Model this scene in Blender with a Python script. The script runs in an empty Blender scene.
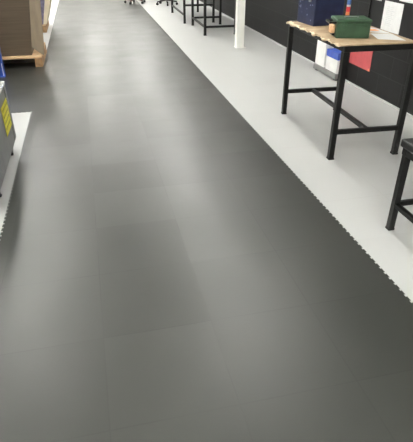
import bpy, bmesh, math, random
from mathutils import Vector, Matrix
random.seed(7)
S = bpy.context.scene
C = S.collection
PI = math.pi

# ------------------------------------------------------------------ materials
def mat(name, col, rough=0.5, metal=0.0, var=0.0, scale=8.0, bump=0.0, spec=0.5, col2=None, stretch=None, coat=0.0):
    m = bpy.data.materials.new(name); m.use_nodes = True
    nt = m.node_tree; b = nt.nodes['Principled BSDF']
    b.inputs['Base Color'].default_value = (*col, 1)
    b.inputs['Roughness'].default_value = rough
    b.inputs['Metallic'].default_value = metal
    b.inputs['Specular IOR Level'].default_value = spec
    b.inputs['Coat Weight'].default_value = coat
    if var or bump:
        tc = nt.nodes.new('ShaderNodeTexCoord')
        mp = nt.nodes.new('ShaderNodeMapping')
        if stretch: mp.inputs['Scale'].default_value = stretch
        nt.links.new(tc.outputs['Object'], mp.inputs['Vector'])
        n = nt.nodes.new('ShaderNodeTexNoise')
        n.inputs['Scale'].default_value = scale; n.inputs['Detail'].default_value = 5
        nt.links.new(mp.outputs['Vector'], n.inputs['Vector'])
        if var:
            r = nt.nodes.new('ShaderNodeValToRGB')
            c2 = col2 or tuple(min(1, c * (1 + var)) for c in col)
            c1 = col if col2 else tuple(c * (1 - var) for c in col)
            r.color_ramp.elements[0].position = 0.35; r.color_ramp.elements[1].position = 0.65
            r.color_ramp.elements[0].color = (*c1, 1); r.color_ramp.elements[1].color = (*c2, 1)
            nt.links.new(n.outputs['Fac'], r.inputs['Fac'])
            nt.links.new(r.outputs['Color'], b.inputs['Base Color'])
        if bump:
            bp = nt.nodes.new('ShaderNodeBump'); bp.inputs['Strength'].default_value = bump
            bp.inputs['Distance'].default_value = 0.01
            nt.links.new(n.outputs['Fac'], bp.inputs['Height'])
            nt.links.new(bp.outputs['Normal'], b.inputs['Normal'])
    return m

def emit(name, col, strength):
    m = bpy.data.materials.new(name); m.use_nodes = True
    nt = m.node_tree; b = nt.nodes['Principled BSDF']
    b.inputs['Base Color'].default_value = (0.8, 0.8, 0.8, 1)
    b.inputs['Emission Color'].default_value = (*col, 1)
    b.inputs['Emission Strength'].default_value = strength
    return m

def tile_mat(name, col, seam, rough, tile, off, tilt, var, seam_w=0.004, spec=0.5):
    """square interlocking floor tiles: seams, per-tile tone and the slight uneven lie of each tile"""
    m = bpy.data.materials.new(name); m.use_nodes = True
    nt = m.node_tree; N = nt.nodes; L = nt.links; b = N['Principled BSDF']
    def math_(op, a, c=None):
        n = N.new('ShaderNodeMath'); n.operation = op
        for i, v in enumerate((a, c)):
            if v is None: continue
            if isinstance(v, (int, float)): n.inputs[i].default_value = v
            else: L.new(v, n.inputs[i])
        return n.outputs[0]
    g = N.new('ShaderNodeNewGeometry'); sx = N.new('ShaderNodeSeparateXYZ'); L.new(g.outputs['Position'], sx.inputs[0])
    cells = []; dist = []
    for k in (0, 1):
        u = math_('DIVIDE', math_('SUBTRACT', sx.outputs[k], off[k]), tile[k])
        cells.append(math_('FLOOR', u))
        fr = math_('FRACT', u)
        dist.append(math_('MULTIPLY', math_('MINIMUM', fr, math_('SUBTRACT', 1.0, fr)), tile[k]))
    d = math_('MINIMUM', dist[0], dist[1])
    mr = N.new('ShaderNodeMapRange'); L.new(d, mr.inputs['Value'])
    mr.inputs['From Min'].default_value = seam_w * 0.4; mr.inputs['From Max'].default_value = seam_w
    cb = N.new('ShaderNodeCombineXYZ'); L.new(cells[0], cb.inputs[0]); L.new(cells[1], cb.inputs[1])
    wn = N.new('ShaderNodeTexWhiteNoise'); wn.noise_dimensions = '3D'; L.new(cb.outputs[0], wn.inputs['Vector'])
    # tone
    big = N.new('ShaderNodeTexNoise'); big.inputs['Scale'].default_value = 2.2; big.inputs['Detail'].default_value = 6
    L.new(g.outputs['Position'], big.inputs['Vector'])
    fine = N.new('ShaderNodeTexNoise'); fine.inputs['Scale'].default_value = 160; fine.inputs['Detail'].default_value = 2
    L.new(g.outputs['Position'], fine.inputs['Vector'])
    f = math_('ADD', 1.0, math_('MULTIPLY', math_('SUBTRACT', wn.outputs['Value'], 0.5), var))
    f = math_('MULTIPLY', f, math_('ADD', 1.0, math_('MULTIPLY', math_('SUBTRACT', big.outputs['Fac'], 0.5), var * 1.2)))
    sc = N.new('ShaderNodeVectorMath'); sc.operation = 'SCALE'; sc.inputs[0].default_value = col; L.new(f, sc.inputs['Scale'])
    mx = N.new('ShaderNodeMix'); mx.data_type = 'RGBA'
    L.new(mr.outputs['Result'], mx.inputs['Factor']); mx.inputs['A'].default_value = (*seam, 1); L.new(sc.outputs[0], mx.inputs['B'])
    L.new(mx.outputs['Result'], b.inputs['Base Color'])
    pn = N.new('ShaderNodeTexNoise'); pn.inputs['Scale'].default_value = 1.7; pn.inputs['Detail'].default_value = 3; L.new(g.outputs['Position'], pn.inputs['Vector'])
    pr = N.new('ShaderNodeMapRange'); L.new(pn.outputs['Fac'], pr.inputs['Value']); pr.inputs['From Min'].default_value = 0.38; pr.inputs['From Max'].default_value = 0.60
    L.new(math_('MAXIMUM', mr.outputs['Result'], math_('SUBTRACT', 1.0, pr.outputs['Result'])), mx.inputs['Factor'])
    # lie of each tile + leathery grain
    sb = N.new('ShaderNodeVectorMath'); sb.operation = 'SUBTRACT'; L.new(wn.outputs['Color'], sb.inputs[0]); sb.inputs[1].default_value = (0.5, 0.5, 0.5)
    tl = N.new('ShaderNodeVectorMath'); tl.operation = 'SCALE'; L.new(sb.outputs[0], tl.inputs[0]); tl.inputs['Scale'].default_value = tilt
    bp = N.new('ShaderNodeBump'); bp.inputs['Strength'].default_value = 0.12; bp.inputs['Distance'].default_value = 0.002
    L.new(math_('ADD', fine.outputs['Fac'], math_('MULTIPLY', mr.outputs['Result'], 0.4)), bp.inputs['Height'])
    ad = N.new('ShaderNodeVectorMath'); ad.operation = 'ADD'; L.new(bp.outputs['Normal'], ad.inputs[0]); L.new(tl.outputs[0], ad.inputs[1])
    nm = N.new('ShaderNodeVectorMath'); nm.operation = 'NORMALIZE'; L.new(ad.outputs[0], nm.inputs[0])
    L.new(nm.outputs[0], b.inputs['Normal'])
    rr = math_('ADD', rough, math_('MULTIPLY', math_('SUBTRACT', big.outputs['Fac'], 0.5), 0.16))
    L.new(rr, b.inputs['Roughness'])
    b.inputs['Specular IOR Level'].default_value = spec
    return m

def block_mat(name, col, mortar):
    """painted blockwork, courses running along y"""
    m = bpy.data.materials.new(name); m.use_nodes = True
    nt = m.node_tree; N = nt.nodes; L = nt.links; b = N['Principled BSDF']
    g = N.new('ShaderNodeNewGeometry'); sx = N.new('ShaderNodeSeparateXYZ'); L.new(g.outputs['Position'], sx.inputs[0])
    cb = N.new('ShaderNodeCombineXYZ'); L.new(sx.outputs[1], cb.inputs[0]); L.new(sx.outputs[2], cb.inputs[1])
    mp = N.new('ShaderNodeMapping'); mp.inputs['Location'].default_value = (-0.11, -0.03, 0); L.new(cb.outputs[0], mp.inputs['Vector'])
    br = N.new('ShaderNodeTexBrick'); L.new(mp.outputs[0], br.inputs['Vector'])
    br.inputs['Color1'].default_value = (*col, 1); br.inputs['Color2'].default_value = (*[c * 1.12 for c in col], 1)
    br.inputs['Mortar'].default_value = (*mortar, 1)
    br.inputs['Scale'].default_value = 1; br.inputs['Mortar Size'].default_value = 0.004
    br.inputs['Brick Width'].default_value = 0.45; br.inputs['Row Height'].default_value = 0.225
    L.new(br.outputs['Color'], b.inputs['Base Color'])
    bp = N.new('ShaderNodeBump'); bp.inputs['Strength'].default_value = 0.5; bp.inputs['Distance'].default_value = 0.006; bp.invert = True
    L.new(br.outputs['Fac'], bp.inputs['Height']); L.new(bp.outputs['Normal'], b.inputs['Normal'])
    b.inputs['Roughness'].default_value = 0.6; b.inputs['Specular IOR Level'].default_value = 0.25
    return m

M = {}
M['light_tile'] = tile_mat('light_grey_tile', (0.475, 0.482, 0.472), (0.44, 0.44, 0.43), 0.42, (0.49, 0.49), (1.43, 0.197), 0.006, 0.03, 0.003)
M['dark_tile'] = tile_mat('dark_grey_tile', (0.0295, 0.0310, 0.0270), (0.017, 0.017, 0.016), 0.385, (0.5085, 0.49), (0.413, 0.197), 0.032, 0.20, 0.0035, 0.75)
M['block'] = block_mat('painted_block_wall', (0.0095, 0.0095, 0.0095), (0.024, 0.024, 0.0235))
M['white_wall'] = mat('white_wall_paint', (0.78, 0.77, 0.73), 0.6, var=0.04, scale=3)
M['grey_wall'] = mat('grey_wall_paint', (0.22, 0.22, 0.21), 0.6, var=0.06, scale=3)
M['ceiling'] = mat('ceiling_paint', (0.80, 0.80, 0.78), 0.7, var=0.03, scale=4)
M['skirting'] = mat('grey_skirting', (0.50, 0.50, 0.49), 0.45, var=0.06)
M['black_steel'] = mat('black_powder_coat', (0.007, 0.007, 0.0065), 0.42, spec=0.35, var=0.25, scale=40, bump=0.05)
M['rubber'] = mat('black_rubber', (0.010, 0.010, 0.010), 0.7, var=0.2, scale=30)
M['black_board'] = mat('black_board', (0.006, 0.006, 0.0075), 0.4, spec=0.35, var=0.2, scale=6)
M['black_plastic'] = mat('black_plastic', (0.014, 0.014, 0.014), 0.4, var=0.2, scale=20)
M['black_cloth'] = mat('black_cloth', (0.018, 0.018, 0.019), 0.85, var=0.3, scale=60, bump=0.2)
M['post'] = mat('cream_white_paint', (0.88, 0.88, 0.82), 0.4, var=0.03, scale=5)
M['ply'] = mat('plywood', (0.42, 0.30, 0.18), 0.55, var=0.2, scale=6, stretch=(12, 1, 1))
M['cover'] = mat('torn_cover', (0.34, 0.235, 0.135), 0.6, var=0.4, scale=9, col2=(0.48, 0.36, 0.225), bump=0.1)
M['torn'] = mat('pale_torn_edge', (0.80, 0.72, 0.52), 0.7, var=0.4, scale=22, col2=(0.50, 0.36, 0.22))
M['navy'] = mat('navy_paint', (0.010, 0.016, 0.052), 0.42, var=0.5, scale=14, col2=(0.018, 0.027, 0.078), bump=0.15)
M['navy_scuff'] = mat('worn_pale_scuff', (0.22, 0.24, 0.36), 0.6, var=0.4, scale=40)
M['green'] = mat('dark_green_paint', (0.026, 0.070, 0.032), 0.5, var=0.25, scale=10, bump=0.08)
M['green_lid'] = mat('dark_green_lid', (0.027, 0.074, 0.034), 0.5, var=0.2, scale=10)
M['steel'] = mat('dull_steel', (0.45, 0.45, 0.45), 0.35, metal=0.9, var=0.1)
M['tan_leather'] = mat('tan_grip', (0.60, 0.36, 0.20), 0.6, var=0.2, scale=30)
M['paper'] = mat('white_paper', (0.70, 0.70, 0.69), 0.7, var=0.03, scale=20)
M['print'] = mat('faint_grey_print', (0.62, 0.62, 0.62), 0.7, var=0.15, scale=60)
M['orange'] = mat('orange_paper', (0.80, 0.36, 0.14), 0.6, var=0.15, scale=20)
M['red'] = mat('red_sheet', (0.44, 0.062, 0.066), 0.5, var=0.08, scale=12)
M['red_trim'] = mat('orange_red_trim', (0.72, 0.18, 0.07), 0.5, var=0.1)
M['white_card'] = mat('white_carton', (0.80, 0.80, 0.77), 0.55, var=0.05, scale=10)
M['blue_print'] = mat('blue_band', (0.045, 0.10, 0.46), 0.45, var=0.1, scale=15)
M['plinth'] = mat('grey_plinth', (0.20, 0.20, 0.195), 0.5, var=0.1)
M['card'] = mat('brown_cardboard', (0.096, 0.069, 0.043), 0.75, var=0.14, scale=3, stretch=(0.4, 0.4, 14), bump=0.12)
M['card_light'] = mat('pale_cardboard', (0.285, 0.225, 0.155), 0.7, var=0.10, scale=5, stretch=(2, 2, 0.6))
M['card_tan'] = mat('tan_carton', (0.82, 0.71, 0.52), 0.7, var=0.08, scale=5)
M['purple'] = mat('purple_grey_wrap', (0.17, 0.155, 0.235), 0.4, var=0.25, scale=18)
M['pine'] = mat('pallet_pine', (0.62, 0.42, 0.24), 0.65, var=0.22, scale=5, stretch=(1.2, 12, 12), bump=0.1)
M['pine_dark'] = mat('pallet_block', (0.40, 0.24, 0.12), 0.75, var=0.3, scale=12, bump=0.15)
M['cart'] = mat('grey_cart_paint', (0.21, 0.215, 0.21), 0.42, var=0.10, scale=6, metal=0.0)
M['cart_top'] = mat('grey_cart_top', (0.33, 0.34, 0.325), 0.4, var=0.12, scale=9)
M['cart_highlight'] = mat('painted_edge_highlight', (0.72, 0.73, 0.72), 0.35, var=0.08)
M['yellow'] = mat('yellow_label', (0.78, 0.72, 0.03), 0.5, var=0.08, scale=20)
M['dark_print'] = mat('olive_print', (0.36, 0.34, 0.03), 0.6, var=0.1)
M['blue_post'] = mat('blue_rack_paint', (0.020, 0.070, 0.36), 0.4, var=0.15, scale=9)
M['pale_stripe'] = mat('pale_blue_stripe', (0.50, 0.52, 0.72), 0.5, var=0.1)
M['can_red'] = mat('can_red', (0.75, 0.06, 0.07), 0.35, var=0.08)
M['can_orange'] = mat('can_orange', (0.80, 0.28, 0.10), 0.35, var=0.08)
M['can_blue'] = mat('can_blue', (0.09, 0.20, 0.55), 0.35, var=0.08)
M['fixture'] = mat('fixture_white', (0.8, 0.8, 0.8), 0.4, var=0.03)
M['chair_red'] = mat('dusty_maroon_plastic', (0.10, 0.055, 0.045), 0.5, var=0.2, scale=20)
M['tube'] = emit('fluorescent_tube', (1.0, 0.99, 0.94), 26.0)
M['end_glow'] = emit('end_glow_panel', (1.0, 0.955, 0.80), 0.26)
M['door_panel'] = mat('roller_door', (0.80, 0.80, 0.76), 0.5, var=0.04)

# ------------------------------------------------------------------ mesh helpers
def box(bm, x0, x1, y0, y1, z0, z1):
    v = [bm.verts.new((x, y, z)) for z in (z0, z1) for (x, y) in ((x0, y0), (x1, y0), (x1, y1), (x0, y1))]
    for f in ((3, 2, 1, 0), (4, 5, 6, 7), (0, 1, 5, 4), (1, 2, 6, 5), (2, 3, 7, 6), (3, 0, 4, 7)):
        bm.faces.new([v[i] for i in f])
    return v

def prism(bm, pts, z0, z1):
    """closed polygon (ccw seen from above) pulled up from z0 to z1"""
    a = [bm.verts.new((x, y, z0)) for x, y in pts]; b = [bm.verts.new((x, y, z1)) for x, y in pts]
    n = len(pts)
    bm.faces.new(b); bm.faces.new(a[::-1])
    for i in range(n):
        j = (i + 1) % n
        bm.faces.new((a[i], a[j], b[j], b[i]))

def tube(bm, p, q, r, seg=14, r2=None):
    p, q = Vector(p), Vector(q); d = q - p
    rot = d.to_track_quat('Z', 'Y').to_matrix().to_4x4()
    bmesh.ops.create_cone(bm, cap_ends=True, segments=seg, radius1=r, radius2=r if r2 is None else r2, depth=d.length,
                          matrix=Matrix.Translation((p + q) / 2) @ rot)

def hexa(bm, lo, hi):
    """eight corners: four low (ccw) and four high"""
    v = [bm.verts.new(p) for p in list(lo) + list(hi)]
    for f in ((3, 2, 1, 0), (4, 5, 6, 7), (0, 1, 5, 4), (1, 2, 6, 5), (2, 3, 7, 6), (3, 0, 4, 7)):
        bm.faces.new([v[i] for i in f])

def bar(bm, p, q, w, h=None):
    """rectangular tube between two points, w across, h upright"""
    h = h or w
    p, q = Vector(p), Vector(q); d = (q - p).normalized()
    up = Vector((0, 0, 1)) if abs(d.z) < 0.9 else Vector((0, 1, 0))
    s = d.cross(up).normalized(); u = s.cross(d).normalized()
    vs = []
    for c in (p, q):
        for a, b in ((-1, -1), (1, -1), (1, 1), (-1, 1)):
            vs.append(bm.verts.new(c + s * (a * w / 2) + u * (b * h / 2)))
    for f in ((3, 2, 1, 0), (4, 5, 6, 7), (0, 1, 5, 4), (1, 2, 6, 5), (2, 3, 7, 6), (3, 0, 4, 7)):
        bm.faces.new([vs[i] for i in f])

def lathe(bm, prof, seg=24):
    rings = [[bm.verts.new((r * math.cos(2 * PI * i / seg), r * math.sin(2 * PI * i / seg), z)) for i in range(seg)] for r, z in prof]
    for a, b in zip(rings, rings[1:]):
        for i in range(seg):
            j = (i + 1) % seg
            bm.faces.new((a[i], a[j], b[j], b[i]))
    bm.faces.new(rings[0][::-1]); bm.faces.new(rings[-1])

def mk(fn=None, *a):
    bm = bmesh.new()
    if fn: fn(bm, *a)
    return bm

def obj(name, bm, m, parent=None, bevel=0.0, smooth=False, loc=None):
    bmesh.ops.recalc_face_normals(bm, faces=bm.faces[:])
    me = bpy.data.meshes.new(name); bm.to_mesh(me); bm.free()
    me.materials.append(M[m] if isinstance(m, str) else m)
    if smooth:
        for p in me.polygons: p.use_smooth = True
    o = bpy.data.objects.new(name, me); C.objects.link(o)
    if parent: o.parent = parent
    if loc: o.location = loc
    if bevel:
        b = o.modifiers.new('bevel', 'BEVEL'); b.width = bevel; b.segments = 2; b.limit_method = 'ANGLE'; b.angle_limit = 0.6
    if smooth:
        e = o.modifiers.new('split', 'EDGE_SPLIT'); e.split_angle = 0.7
    return o

def tag(o, label, cat, group=None):
    o['label'] = label; o['category'] = cat
    if group: o['group'] = group
    return o

def thing(name, label, cat, loc=(0, 0, 0), rotz=0.0, group=None):
    o = bpy.data.objects.new(name, None); C.objects.link(o)
    o.empty_display_size = 0.1
    o.location = loc; o.rotation_euler = (0, 0, rotz)
    return tag(o, label, cat, group)

def struct(name, bm, m, bevel=0.0):
    o = obj(name, bm, m, None, bevel); o['kind'] = 'structure'
    return o

def dup(root, loc, rotz=0.0, label=None):
    r = root.copy(); C.objects.link(r); r.location = loc; r.rotation_euler = (0, 0, rotz)
    if label: r['label'] = label
    for ch in list(root.children):
        c = ch.copy(); C.objects.link(c); c.parent = r
        for g in list(ch.children):
            d = g.copy(); C.objects.link(d); d.parent = c
    return r

# ------------------------------------------------------------------ setting
XL, XR, Y0, Y1, ZC = -4.2, 3.12, -3.0, 21.0, 3.25
EL, ER = -0.668, 1.430          # edges of the dark aisle
struct('floor', mk(box, XL - 0.2, XR + 0.2, Y0 - 0.2, Y1 + 0.2, -0.12, 0.0), 'light_tile')
struct('wall_right', mk(box, XR, XR + 0.2, Y0 - 0.2, Y1 + 0.2, 0.0, ZC), 'block')
struct('wall_left', mk(box, XL - 0.2, XL, Y0 - 0.2, Y1 + 0.2, 0.0, ZC), 'grey_wall')
struct('wall_back', mk(box, XL, XR, Y0 - 0.2, Y0, 0.0, ZC), 'white_wall')
bm = bmesh.new()
WX0, WX1, WZ0, WZ1 = -1.5, 2.7, 0.05, 2.9
box(bm, XL, WX0, Y1, Y1 + 0.2, 0.0, ZC); box(bm, WX1, XR, Y1, Y1 + 0.2, 0.0, ZC)
box(bm, WX0, WX1, Y1, Y1 + 0.2, 0.0, WZ0); box(bm, WX0, WX1, Y1, Y1 + 0.2, WZ1, ZC)
struct('wall_front', bm, 'grey_wall')
# unseen glowing panel added at the far end for floor reflections, white bars before it
struct('glow_panel_1', mk(box, WX0, WX1, Y1 + 0.08, Y1 + 0.10, WZ0, WZ1), 'end_glow')
bm = bmesh.new()
for k in range(7):
    x = WX0 + (WX1 - WX0) * k / 6
    box(bm, x - 0.03, x + 0.03, Y1 + 0.02, Y1 + 0.08, WZ0, WZ1)
for z in (WZ0 + 0.03, 1.45, WZ1 - 0.03): box(bm, WX0, WX1, Y1 + 0.025, Y1 + 0.075, z - 0.03, z + 0.03)
struct('trim_1', bm, 'white_wall')
struct('ceiling', mk(box, XL - 0.2, XR + 0.2, Y0 - 0.2, Y1 + 0.2, ZC, ZC + 0.15), 'ceiling')
struct('baseboard_right', mk(box, XR - 0.014, XR, Y0, Y1, 0.0, 0.018), 'skirting')

# dark aisle of interlocking tiles, with dovetail teeth along its edges
bm = bmesh.new(); T = 0.003
CA0, CA1 = 5.175, 7.50          # the cross aisle to the left
box(bm, EL, ER, Y0, Y1, 0.0, T)
box(bm, XL, EL, CA0, CA1, 0.0, T)
P, A = 0.049, 0.010
def tooth(x, y, dx, dy):
    # root at (x,y), pointing along (dx,dy); wider at the tip
    s = (-dy, dx)
    w0, w1 = 0.24 * P, 0.34 * P
    pts = [(x - s[0]*w0, y - s[1]*w0), (x + dx*A - s[0]*w1, y + dy*A - s[1]*w1),
           (x + dx*A + s[0]*w1, y + dy*A + s[1]*w1), (x + s[0]*w0, y + s[1]*w0)]
    prism(bm, pts, 0.0, T)
n = int((17.0 + 1.0) / P)
for i in range(n):
    y = -1.0 + i * P
    tooth(ER, y, 1, 0)
    if not (CA0 - 0.02 < y < CA1 + 0.02): tooth(EL, y, -1, 0)
for i in range(int(2.4 / P)):
    x = EL - 0.03 - i * P
    tooth(x, CA0, 0, -1); tooth(x, CA1, 0, 1)
struct('floor_aisle', bm, 'dark_tile')

# ------------------------------------------------------------------ ceiling lights (two rows over the aisle)
def make_light():
    t = thing('ceiling_light', 'twin tube fluorescent batten light hanging below the ceiling', 'ceiling light', group='fluorescent battens in rows above the aisle')
    b = bmesh.new(); box(b, -0.10, 0.10, -0.78, 0.78, 0.045, 0.10)
    obj('housing', b, 'fixture', t, 0.006)
    for s in (-1, 1):
        obj('tube', mk(tube, (s * 0.055, -0.74, 0.02), (s * 0.055, 0.74, 0.02), 0.016), 'tube', t, smooth=True)
        for e in (-1, 1):
            obj('tube_holder', mk(box, s * 0.055 - 0.02, s * 0.055 + 0.02, e * 0.76 - 0.02, e * 0.76 + 0.02, 0.0, 0.045), 'fixture', t)
    for e in (-1, 1):
        obj('hanger', mk(tube, (0, e * 0.5, 0.10), (0, e * 0.5, ZC - 2.95), 0.008, 8), 'fixture', t)
    return t
lt = None
for lx, ph in ((-1.30, -1.2), (1.62, -1.85)):
    for k in range(11):
        if k == 2: continue         # no light right above this stretch
        loc = (lx, ph + 2.05 * k, 2.95)
        if lt is None:
            lt = make_light(); lt.location = loc
        else: dup(lt, loc)
for k in range(4):              # short middle row, added to brighten the floor reflections farther down
    dup(lt, (0.25, 12.6 + 2.05 * k, 2.95))
for x, y in ((-3.2, -1.6), (-3.2, 0.45), (-3.2, 2.5), (-3.2, 4.55), (0.1, -1.6), (0.1, 0.45)):  # extra battens out of view, added as fill for the near area
    dup(lt, (x, y, 2.95))

# ------------------------------------------------------------------ workbenches
def bench_frame(t, w, l, h, rail_z, leg=0.043, end_z=None, side_rail=False):
    """origin at the near front (aisle side) corner of the feet, x away from aisle, y along it"""
    i = leg / 2
    for x in (i, w - i):
        for y in (i, l - i):
            lg = obj('leg', mk(box, x - i, x + i, y - i, y + i, 0.012, h), 'black_steel', t, 0.003)
            obj('foot', mk(box, x - i - 0.003, x + i + 0.003, y - i - 0.003, y + i + 0.003, 0.0, 0.014), 'rubber', lg, 0.002)
    for k, y in enumerate((i, l - i)):
        z = (end_z or (rail_z, rail_z))[k]
        obj('end_rail', mk(bar, (leg, y, z), (w - leg, y, z), 0.034, 0.037), 'black_steel', t, 0.003)
    x = i if side_rail else w / 2
    ya, yb = (leg, l - leg) if side_rail else (leg / 2 + 0.016, l - leg / 2 - 0.016)
    obj('long_rail', mk(bar, (x, ya, rail_z), (x, yb, rail_z), 0.032, 0.034), 'black_steel', t, 0.003)
    b = bmesh.new()
    e = 0.026
    box(b, 0, w, 0, leg, h, h + 0.045); box(b, 0, w, l - leg, l, h, h + 0.045)
    box(b, 0, leg, leg, l - leg, h, h + 0.045); box(b, w - leg, w, leg, l - leg, h, h + 0.045)
    obj('top_frame', b, 'black_steel', t, 0.003)

W1, L1, H1 = 0.62, 1.225, 0.855
wb = thing('workbench', 'black steel workbench with a torn tan top carrying the blue and green boxes', 'workbench', (1.813, 3.303, 0), -0.040, 'black benches along the right wall')
bench_frame(wb, W1, L1, H1, 0.232)
TOPZ = H1 + 0.045
# plywood board with an uneven front edge
random.seed(3)
fr = []
NS = 36
for k in range(NS + 1):
    y = -0.01 + 1.09 * k / NS
    wob = 0.010 * math.sin(k * 1.15) + 0.008 * math.sin(k * 2.7 + 1) + random.uniform(-0.004, 0.004)
    fr.append((-0.045 + wob * 0.6, y, wob))
bm = bmesh.new()
prism(bm, [(x, y) for x, y, _ in fr][::-1] + [(0.575, -0.01), (0.575, 1.08)], TOPZ, TOPZ + 0.012)
obj('tabletop', bm, 'cover', wb, 0.002)
# pale torn lip curling over the front edge
bm = bmesh.new()
prev = None
for k, (x, y, wob) in enumerate(fr):
    g = max(0.0, math.sin(k * 0.82 + 0.9)) * 0.9 + 0.12
    if k > NS - 9: g = 1.1
    r = 0.009 * g + 0.0015
    cz = TOPZ + 0.005 + wob * 0.3
    ring = [bm.verts.new((x - 0.004 - 0.6 * r + r * 1.5 * math.cos(a), y, cz + r * math.sin(a))) for a in [2 * PI * q / 10 for q in range(10)]]
    if prev:
        for q in range(10):
            bm.faces.new((prev[q], prev[(q + 1) % 10], ring[(q + 1) % 10], ring[q]))
    else: bm.faces.new(ring[::-1])
    prev = ring
bm.faces.new(prev)
obj('torn_edge', bm, 'torn', wb, smooth=True)['label'] = 'pale torn lip along the front edge'
TZ = TOPZ + 0.0122

# the two black benches further down
def far_bench(name, label, x, y, w, l, rail, end_z, side):
    t = thing(name, label, 'workbench', (x, y, 0), -0.01, 'black benches along the right wall')
    bench_frame(t, w, l, 0.83, rail, 0.045, end_z, side)
    obj('tabletop', mk(box, -0.01, w + 0.01, -0.01, l + 0.01, 0.875, 0.897), 'ply', t, 0.003)
    return t
fb = far_bench('workbench', 'black steel bench frame just behind the white post', 2.07, 9.01, 0.62, 1.20, 0.145, (0.145, 0.145), True)
fb2 = far_bench('workbench', 'farther black steel bench frame, second beyond the white post', 1.968, 10.45, 0.66, 1.66, 0.16, (0.345, 0.30), True)

# low black stool at the right edge
st = thing('stool', 'low black steel stool at the right edge, nearest to the camera', 'stool', (1.690, 2.248, 0))
SW, SL, SH = 0.44, 0.44, 0.548
lgw = 0.038
for x in (0.005, SW - lgw - 0.005):
    for y in (-0.005 - lgw, -SL + 0.005):
        lg = obj('leg', mk(box, x, x + lgw, y, y + lgw, 0.012, SH), 'black_steel', st, 0.003)
        obj('foot', mk(box, x - 0.002, x + lgw + 0.002, y - 0.002, y + lgw + 0.002, 0, 0.014), 'rubber', lg, 0.002)
for x in (0.005 + lgw / 2, SW - 0.005 - lgw / 2):
    obj('rung', mk(bar, (x, -0.043, 0.178), (x, -SL + 0.043, 0.178), 0.03), 'black_steel', st, 0.003)
for y in (-0.005 - lgw / 2, -SL + 0.005 + lgw / 2):
    obj('rung', mk(bar, (0.043, y, 0.182), (SW - 0.043, y, 0.182), 0.03), 'black_steel', st, 0.003)
b = bmesh.new()
box(b, 0.002, SW - 0.002, -0.04, -0.002, SH - 0.045, SH); box(b, 0.002, SW - 0.002, -SL + 0.002, -SL + 0.04, SH - 0.045, SH)
box(b, 0.002, 0.04, -SL + 0.04, -0.04, SH - 0.045, SH); box(b, SW - 0.04, SW - 0.002, -SL + 0.04, -0.04, SH - 0.045, SH)
obj('apron', b, 'black_steel', st, 0.003)
obj('seat', mk(box, -0.012, SW + 0.012, -SL - 0.012, 0.012, SH, SH + 0.048), 'black_plastic', st, 0.010)

# ------------------------------------------------------------------ on the workbench
bb = thing('tool_box', 'scuffed navy blue box standing at the far end of the torn tan bench top', 'tool box', (1.907, 4.078, TZ), 0.09, 'boxes on the workbench')
BW, BL, BH = 0.285, 0.305, 0.34
obj('body', mk(box, 0, BW, 0, BL, 0.0, BH * 0.68), 'navy', bb, 0.008)
obj('lid', mk(box, -0.004, BW + 0.004, -0.004, BL + 0.004, BH * 0.69, BH), 'navy', bb, 0.010)
b = bmesh.new(); bar(b, (BW / 2 - 0.07, BL / 2, BH + 0.035), (BW / 2 + 0.07, BL / 2, BH + 0.035), 0.022, 0.016)
for s in (-1, 1): bar(b, (BW / 2 + s * 0.062, BL / 2, BH - 0.002), (BW / 2 + s * 0.062, BL / 2, BH + 0.03), 0.014)
obj('handle', b, 'black_plastic', bb, 0.003)
for s in (0.07, 0.21):
    obj('latch', mk(box, -0.014, 0.0, s, s + 0.03, BH * 0.55, BH * 0.76), 'steel', bb, 0.003)
b = bmesh.new()
for k in range(9):
    y = random.uniform(0.03, BL - 0.03); z = random.uniform(0.02, 0.19); w = random.uniform(0.004, 0.011)
    bmesh.ops.create_icosphere(b, subdivisions=1, radius=w, matrix=Matrix.Translation((-0.0005, y, z)) @ Matrix.Diagonal((0.12, 1, random.uniform(0.5, 1.6), 1)))
obj('scuff_marks', b, 'navy_scuff', bb)

gb = thing('metal_case', 'dark green lidded case on the torn tan bench top, in front of the navy box', 'case', (1.848, 3.530, TZ), -0.24, 'boxes on the workbench')
GW, GL, GH = 0.256, 0.215, 0.136
obj('body', mk(box, 0, GW, 0, GL, 0.0, GH * 0.82), 'green', gb, 0.008)
obj('lid', mk(box, -0.006, GW + 0.006, -0.006, GL + 0.006, GH * 0.825, GH), 'green_lid', gb, 0.010)
b = bmesh.new()
for s in (-1, 1): bar(b, (GW / 2 + s * 0.05, GL / 2, GH - 0.002), (GW / 2 + s * 0.05, GL / 2, GH + 0.005), 0.010)
bar(b, (GW / 2 - 0.055, GL / 2, GH + 0.006), (GW / 2 + 0.055, GL / 2, GH + 0.006), 0.014, 0.004)
obj('handle', b, 'steel', gb, 0.001)
b = bmesh.new(); bar(b, (-0.048, 0.03, 0.108), (-0.048, 0.17, 0.108), 0.014, 0.016); bar(b, (-0.048, 0.035, 0.108), (0, 0.035, 0.108), 0.012); bar(b, (-0.048, 0.165, 0.108), (0, 0.165, 0.108), 0.012)
obj('end_handle', b, 'black_steel', gb, 0.002)
gr = obj('side_grip', mk(box, -0.036, 0.0, 0.045, 0.125, 0.030, 0.090), 'tan_leather', gb, 0.008); gr['label'] = 'tan grip on the end of the case'
for z in (0.022,):
    obj('grip_bracket', mk(box, -0.020, 0.0, 0.045, 0.135, z - 0.008, z + 0.008), 'black_steel', gb, 0.003)
for x in (0.05, 0.20):
    obj('latch', mk(box, x, x + 0.022, -0.012, 0.0, GH * 0.60, GH * 0.84), 'green_lid', gb, 0.003)

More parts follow.
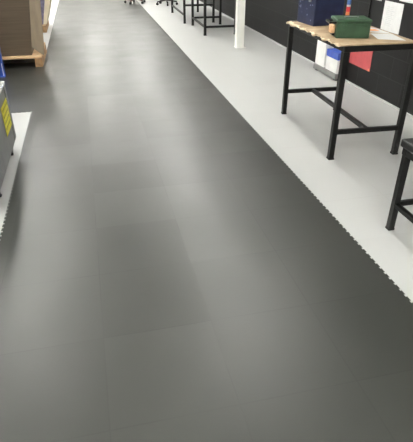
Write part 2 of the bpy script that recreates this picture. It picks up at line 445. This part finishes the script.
can = thing('spray_can', 'small red, white and blue banded can beside the navy box', 'can', (2.214, 4.070, TZ))
b = mk(lathe, [(0.015, 0), (0.017, 0.004), (0.017, 0.112)]); obj('can_base', b, 'can_orange', can, smooth=True)
b = mk(lathe, [(0.0172, 0.112), (0.0172, 0.152)]); obj('can_body', b, 'can_red', can, smooth=True)
b = mk(lathe, [(0.0172, 0.152), (0.0172, 0.168)]); obj('can_stripe', b, 'paper', can, smooth=True)
b = mk(lathe, [(0.0172, 0.168), (0.0172, 0.205), (0.012, 0.218)]); obj('can_shoulder', b, 'can_blue', can, smooth=True)
b = mk(lathe, [(0.010, 0.218), (0.010, 0.245), (0.008, 0.250)]); obj('can_cap', b, 'black_plastic', can, smooth=True)

def sheet(name, label, pts, z, m='paper', group=None, th=0.0012, cat='paper'):
    o = obj(name, mk(prism, pts, 0, th), m); o.location = (0, 0, z)
    return tag(o, label, cat, group)
sheet('paper_sheet', 'white paper lying on the bench top right of the green case', [(2.150, 3.43), (2.325, 3.33), (2.375, 3.60), (2.22, 3.66)], TZ, group='papers lying on the workbench')
sheet('paper_sheet', 'white paper on the bench top reaching back behind the green case', [(2.255, 3.69), (2.375, 3.61), (2.385, 3.90), (2.265, 3.94)], TZ + 0.0014, group='papers lying on the workbench')
o = sheet('sticky_note', 'small orange slip on white paper behind the green case corner', [(2.275, 3.76), (2.345, 3.74), (2.352, 3.82), (2.285, 3.84)], TZ + 0.003, 'orange', cat='note')

# ------------------------------------------------------------------ right wall: board, papers, red sheet, boxes
nb = thing('notice_board', 'black board low on the dark right wall with white papers stuck on it', 'notice board', (XR, 5.20, 0.70))
obj('panel', mk(box, -0.020, 0, -2.6, 0, 0.0, 1.0), 'black_board', nb, 0.003)
b = bmesh.new()
box(b, -0.032, 0, -2.62, 0.02, -0.025, 0.0); box(b, -0.032, 0, -2.62, 0.02, 1.0, 1.025)
box(b, -0.032, 0, 0.0, 0.02, 0.0, 1.0); box(b, -0.032, 0, -2.62, -2.6, 0.0, 1.0)
obj('board_frame', b, 'black_steel', nb, 0.003)
XB = XR - 0.0225
def wall_sheet(label, y0, y1, z0, z1, group='papers on the black board'):
    t = thing('notice_sheet', label, 'paper', (XB, y0, z0), 0, group)
    obj('page', mk(box, 0, 0.0014, 0, y1 - y0, 0, z1 - z0), 'paper', t)
    b = bmesh.new()
    w, h = y1 - y0, z1 - z0
    z = h * 0.80
    while z > h * 0.14:
        box(b, -0.0004, 0, w * random.uniform(0.38, 0.52), w * 0.82, z, z + h * 0.028)
        z -= h * 0.062
    obj('print', b, 'print', t)
    return t
wall_sheet('white printed sheet on the black board, seen whole above the bench', 4.585, 4.930, 0.715, 1.000)
wall_sheet('white sheet at top right, cut by the frame, above the whole sheet', 4.22, 4.68, 1.022, 1.32)
wall_sheet('white sheet at the far end of the black board, only its corner showing', 5.00, 5.13, 0.985, 1.27)

rs = thing('red_sign', 'plain red sheet on the dark wall seen under the tan bench top', 'sign', (XR - 0.004, 5.03, 0.235))
obj('sheet', mk(box, 0, 0.004, 0, 0.49, 0, 0.36), 'red', rs)
obj('lower_strip', mk(box, -0.002, 0.0, 0.005, 0.04, 0.0, 0.025), 'red_trim', rs)

pl = thing('plinth', 'low grey plinth by the dark wall under the two white cartons', 'plinth', (2.970, 5.55, 0))
obj('deck', mk(box, 0, 0.13, 0, 0.66, 0.018, 0.085), 'plinth', pl, 0.004)
for y in (0.06, 0.60):
    obj('foot', mk(box, 0.02, 0.11, y - 0.03, y + 0.03, 0, 0.018), 'rubber', pl)
wc = thing('carton', 'plain white carton on the grey plinth, the farther of the two', 'carton', (2.985, 5.93, 0.085), 0, 'white cartons by the dark wall')
obj('body', mk(box, 0, 0.115, 0, 0.27, 0, 0.34), 'white_card', wc, 0.004)
obj('tape', mk(box, 0.04, 0.08, -0.001, 0.271, 0.2, 0.341), 'paper', wc)
wc = thing('carton', 'white carton with a blue lid on the grey plinth', 'carton', (2.985, 5.57, 0.085), 0, 'white cartons by the dark wall')
obj('body', mk(box, 0, 0.115, 0, 0.31, 0, 0.165), 'white_card', wc, 0.004)
bd = obj('lid', mk(box, -0.004, 0.119, -0.004, 0.314, 0.165, 0.25), 'blue_print', wc, 0.004); bd['label'] = 'blue lid'

# ------------------------------------------------------------------ white post
po = thing('post', 'square cream white post standing on the light floor by the dark wall', 'post', (2.395, 7.85, 0))
obj('shaft', mk(box, -0.062, 0.062, -0.062, 0.062, 0.010, ZC), 'post', po, 0.006)
b = bmesh.new(); box(b, -0.066, 0.10, -0.068, 0.07, 0, 0.010)
obj('base_plate', b, 'post', po, 0.002)
for x, y in ((0.082, -0.045), (0.082, 0.045)):
    obj('bolt', mk(tube, (x, y, 0.010), (x, y, 0.020), 0.009, 6), 'steel', po)

# ------------------------------------------------------------------ far office chairs
def make_chair(label, seatm):
    t = thing('office_chair', label, 'chair', group='office chairs at the far end')
    for k in range(5):
        a = 2 * PI * k / 5 + 0.35
        c, s = math.cos(a), math.sin(a)
        sp = obj('spoke', mk(bar, (0.03 * c, 0.03 * s, 0.115), (0.27 * c, 0.27 * s, 0.080), 0.045, 0.03), seatm, t, 0.006)
        b = bmesh.new(); tube(b, (0.27 * c - 0.02 * s, 0.27 * s + 0.02 * c, 0.030), (0.27 * c + 0.02 * s, 0.27 * s - 0.02 * c, 0.030), 0.030, 16)
        tube(b, (0.27 * c, 0.27 * s, 0.03), (0.27 * c, 0.27 * s, 0.078), 0.008, 8)
        obj('caster', b, 'rubber', sp)
    obj('gas_lift', mk(tube, (0, 0, 0.10), (0, 0, 0.43), 0.028), 'steel', t, smooth=True)
    b = bmesh.new(); box(b, -0.23, 0.23, -0.22, 0.22, 0.43, 0.50); obj('seat', b, 'black_cloth', t, 0.03)
    b = bmesh.new(); box(b, -0.21, 0.21, 0.21, 0.26, 0.60, 1.00); obj('backrest', b, 'black_cloth', t, 0.025)
    b = bmesh.new(); bar(b, (0, 0.05, 0.42), (0, 0.275, 0.42), 0.05, 0.012); bar(b, (0, 0.27, 0.42), (0, 0.27, 0.85), 0.05, 0.014)
    obj('back_bracket', b, 'black_steel', t, 0.003)
    return t
c1 = make_chair('dark swivel chair standing on the aisle at its far right edge', 'chair_red'); c1.location = (1.34, 14.1, 0.003)
c2 = make_chair('black swivel chair on the light floor at the far end of the benches', 'black_plastic'); c2.location = (2.12, 13.6, 0); c2.rotation_euler = (0, 0, 0.5)

# ------------------------------------------------------------------ left: pallets, cartons, cart, blue upright
def make_pallet(label, w, l, loc):
    """origin at the near right bottom corner; extends to -x and +y"""
    t = thing('pallet', label, 'pallet', loc, 0, 'wooden pallets on the left')
    for x0 in (-0.10, -w / 2 - 0.05, -w):
        obj('stringer', mk(box, x0, x0 + 0.10, 0.002, l - 0.002, 0.0, 0.118), 'pine_dark', t, 0.003)  # carried through solid from front to back so the gap stays dark
    obj('light_stop_board', mk(box, -w, 0, l - 0.001, l + 0.018, 0.002, 0.118), 'pine', t, 0.002)  # added across the back to block light from under the deck
    n = 7; bw = 0.10
    # deck boards run across the front
    for k in range(n):
        y = k * (l - bw) / (n - 1)
        obj('deck_board', mk(box, -w - 0.002, 0.002, y - 0.004, y + bw - 0.004, 0.118, 0.150), 'pine', t, 0.003)
    return t
make_pallet('wooden pallet under the dark brown carton, nearest on the left', 1.35, 1.0, (-0.668, 7.185, 0.003))
ct = thing('carton', 'large dark brown cardboard carton on the nearest pallet', 'carton', (-0.795, 7.25, 0.153))
k = 0.130                      # the load leans to the right
obj('body', mk(hexa, [(-1.2, 0, 0), (0, 0, 0), (0, 0.9, 0), (-1.2, 0.9, 0)], [(-1.2 + k, 0, 1.05), (k, 0, 1.05), (k, 0.9, 1.05), (-1.2 + k, 0.9, 1.05)]), 'card', ct, 0.006)
b = bmesh.new()
f0 = [(0.014, -0.002, 0.105), (0.166, -0.085, 0.004), (0.186, -0.085, 0.16), (0.262, -0.085, 1.04), (k + 0.002, -0.002, 1.04)]
dn = Vector((0.6, 0.8, 0)) * 0.006
va = [b.verts.new(p) for p in f0]; vb = [b.verts.new(Vector(p) + dn) for p in f0]
b.faces.new(va); b.faces.new(vb[::-1])
for i in range(5): b.faces.new((va[i], va[(i + 1) % 5], vb[(i + 1) % 5], vb[i]))
obj('side_flap', b, 'card_light', ct)['label'] = 'paler flap standing open at the right corner'
b = bmesh.new(); box(b, -1.2 + k, k - 0.001, 0.43, 0.47, 1.05, 1.053); obj('top_seam', b, 'card_light', ct)

make_pallet('wooden pallet under the tan carton, second on the left', 1.15, 1.0, (-0.76, 10.0, 0))
c2t = thing('carton', 'tan carton with a purple wrapped corner on the second pallet', 'carton', (-0.70, 9.93, 0.150))
q = 0.25
obj('body', mk(hexa, [(-1.10, 0.06, 0), (-0.03, 0.06, 0), (-0.03, 0.96, 0), (-1.10, 0.96, 0)], [(-1.10 + q, 0.06, 0.90), (q, 0.06, 0.90), (q, 0.96, 0.90), (-1.10 + q, 0.96, 0.90)]), 'card_tan', c2t, 0.006)
obj('wrap_strip', mk(hexa, [(-0.18, 0.045, 0), (-0.095, 0.045, 0), (-0.095, 0.058, 0), (-0.18, 0.058, 0)], [(-0.18 + q * 0.8, 0.045, 0.90), (-0.095 + q * 0.8, 0.045, 0.90), (-0.095 + q * 0.8, 0.058, 0.90), (-0.18 + q * 0.8, 0.058, 0.90)]), 'purple', c2t, 0.002)['label'] = 'purple grey wrap'
obj('top_seam', mk(box, -1.10 + q, q, 0.49, 0.53, 0.90, 0.903), 'card_light', c2t)

# grey cart with yellow label
CX, CY1, CY0 = -0.712, 4.165, 2.98
cart = thing('cabinet', 'low grey metal cabinet on casters with a yellow label at the left edge', 'cabinet', (CX, CY1, 0))
CL, CW = CY1 - CY0, 0.55
obj('body', mk(box, -CW, 0, -CL, 0, 0.088, 0.565), 'cart', cart, 0.006)
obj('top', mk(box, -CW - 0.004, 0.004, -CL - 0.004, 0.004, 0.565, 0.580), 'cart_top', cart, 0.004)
obj('edge_highlight', mk(box, 0.004, 0.008, -CL, -0.02, 0.560, 0.580), 'cart_highlight', cart)['label'] = 'painted highlight along the top edge'  # highlight on the top edge, put in as a pale strip
obj('corner_strip', mk(box, 0.0, 0.004, -0.075, 0.0, 0.10, 0.56), 'cart', cart)
lb = obj('label_plate', mk(box, 0.004, 0.006, -0.385, -0.09, 0.245, 0.470), 'yellow', cart); lb['label'] = 'yellow label with dark marks'
b = bmesh.new()
for r in range(4):
    z = 0.425 - r * 0.047
    y = -0.36
    while y < -0.13:
        w = random.uniform(0.02, 0.05)
        box(b, 0.006, 0.0065, y, min(y + w, -0.11), z, z + 0.020); y += w + 0.018
obj('label_print', b, 'dark_print', lb)
for x in (-0.035, -CW + 0.05):
    for y in (-0.16, -0.92):
        b = bmesh.new(); box(b, x - 0.028, x + 0.028, y - 0.032, y + 0.032, 0.076, 0.088); box(b, x - 0.020, x - 0.015, y - 0.022, y + 0.022, 0.03, 0.076); box(b, x + 0.015, x + 0.020, y - 0.022, y + 0.022, 0.03, 0.076)
        k = obj('caster_fork', b, 'steel', cart)
        obj('wheel', mk(tube, (x - 0.013, y, 0.036), (x + 0.013, y, 0.036), 0.036, 20), 'rubber', k)

bp = thing('rack_post', 'blue steel upright between the grey cabinet and the nearest pallet', 'post', (-1.14, 6.78, 0.003))
obj('shaft', mk(box, -0.08, 0.02, -0.04, 0.04, 0.008, 1.6), 'blue_post', bp, 0.004)
obj('base_plate', mk(box, -0.12, 0.022, -0.07, 0.05, 0, 0.008), 'blue_post', bp, 0.002)
obj('stripe', mk(box, 0.0, 0.012, -0.042, -0.04, 0.01, 0.17), 'pale_stripe', bp)['label'] = 'pale stripe at the foot'

# ------------------------------------------------------------------ world, camera, output look
w = bpy.data.worlds.new('World'); S.world = w; w.use_nodes = True
w.node_tree.nodes['Background'].inputs['Color'].default_value = (0.9, 0.95, 1, 1)
w.node_tree.nodes['Background'].inputs['Strength'].default_value = 0.3

F, CXP, CYP = 476.0, 206.5, 221.0
VX, VY = 76.0, -66.0
pitch = math.atan((CYP - VY) / F); yaw = math.atan((CXP - VX) / math.hypot(F, CYP - VY))
cam = bpy.data.cameras.new('camera'); co = bpy.data.objects.new('camera', cam); C.objects.link(co)
co.location = (0, 0, 1.6)
co.rotation_euler = (PI / 2 - pitch, 0, -yaw)
cam.sensor_fit = 'HORIZONTAL'; cam.sensor_width = 36; cam.lens = 36 * F / 413.0
cam.clip_start = 0.05; cam.clip_end = 100
S.camera = co
vs = S.view_settings
vs.view_transform = 'Standard'; vs.look = 'None'; vs.gamma = 1.0; vs.use_curve_mapping = False
vs.exposure = 1.48
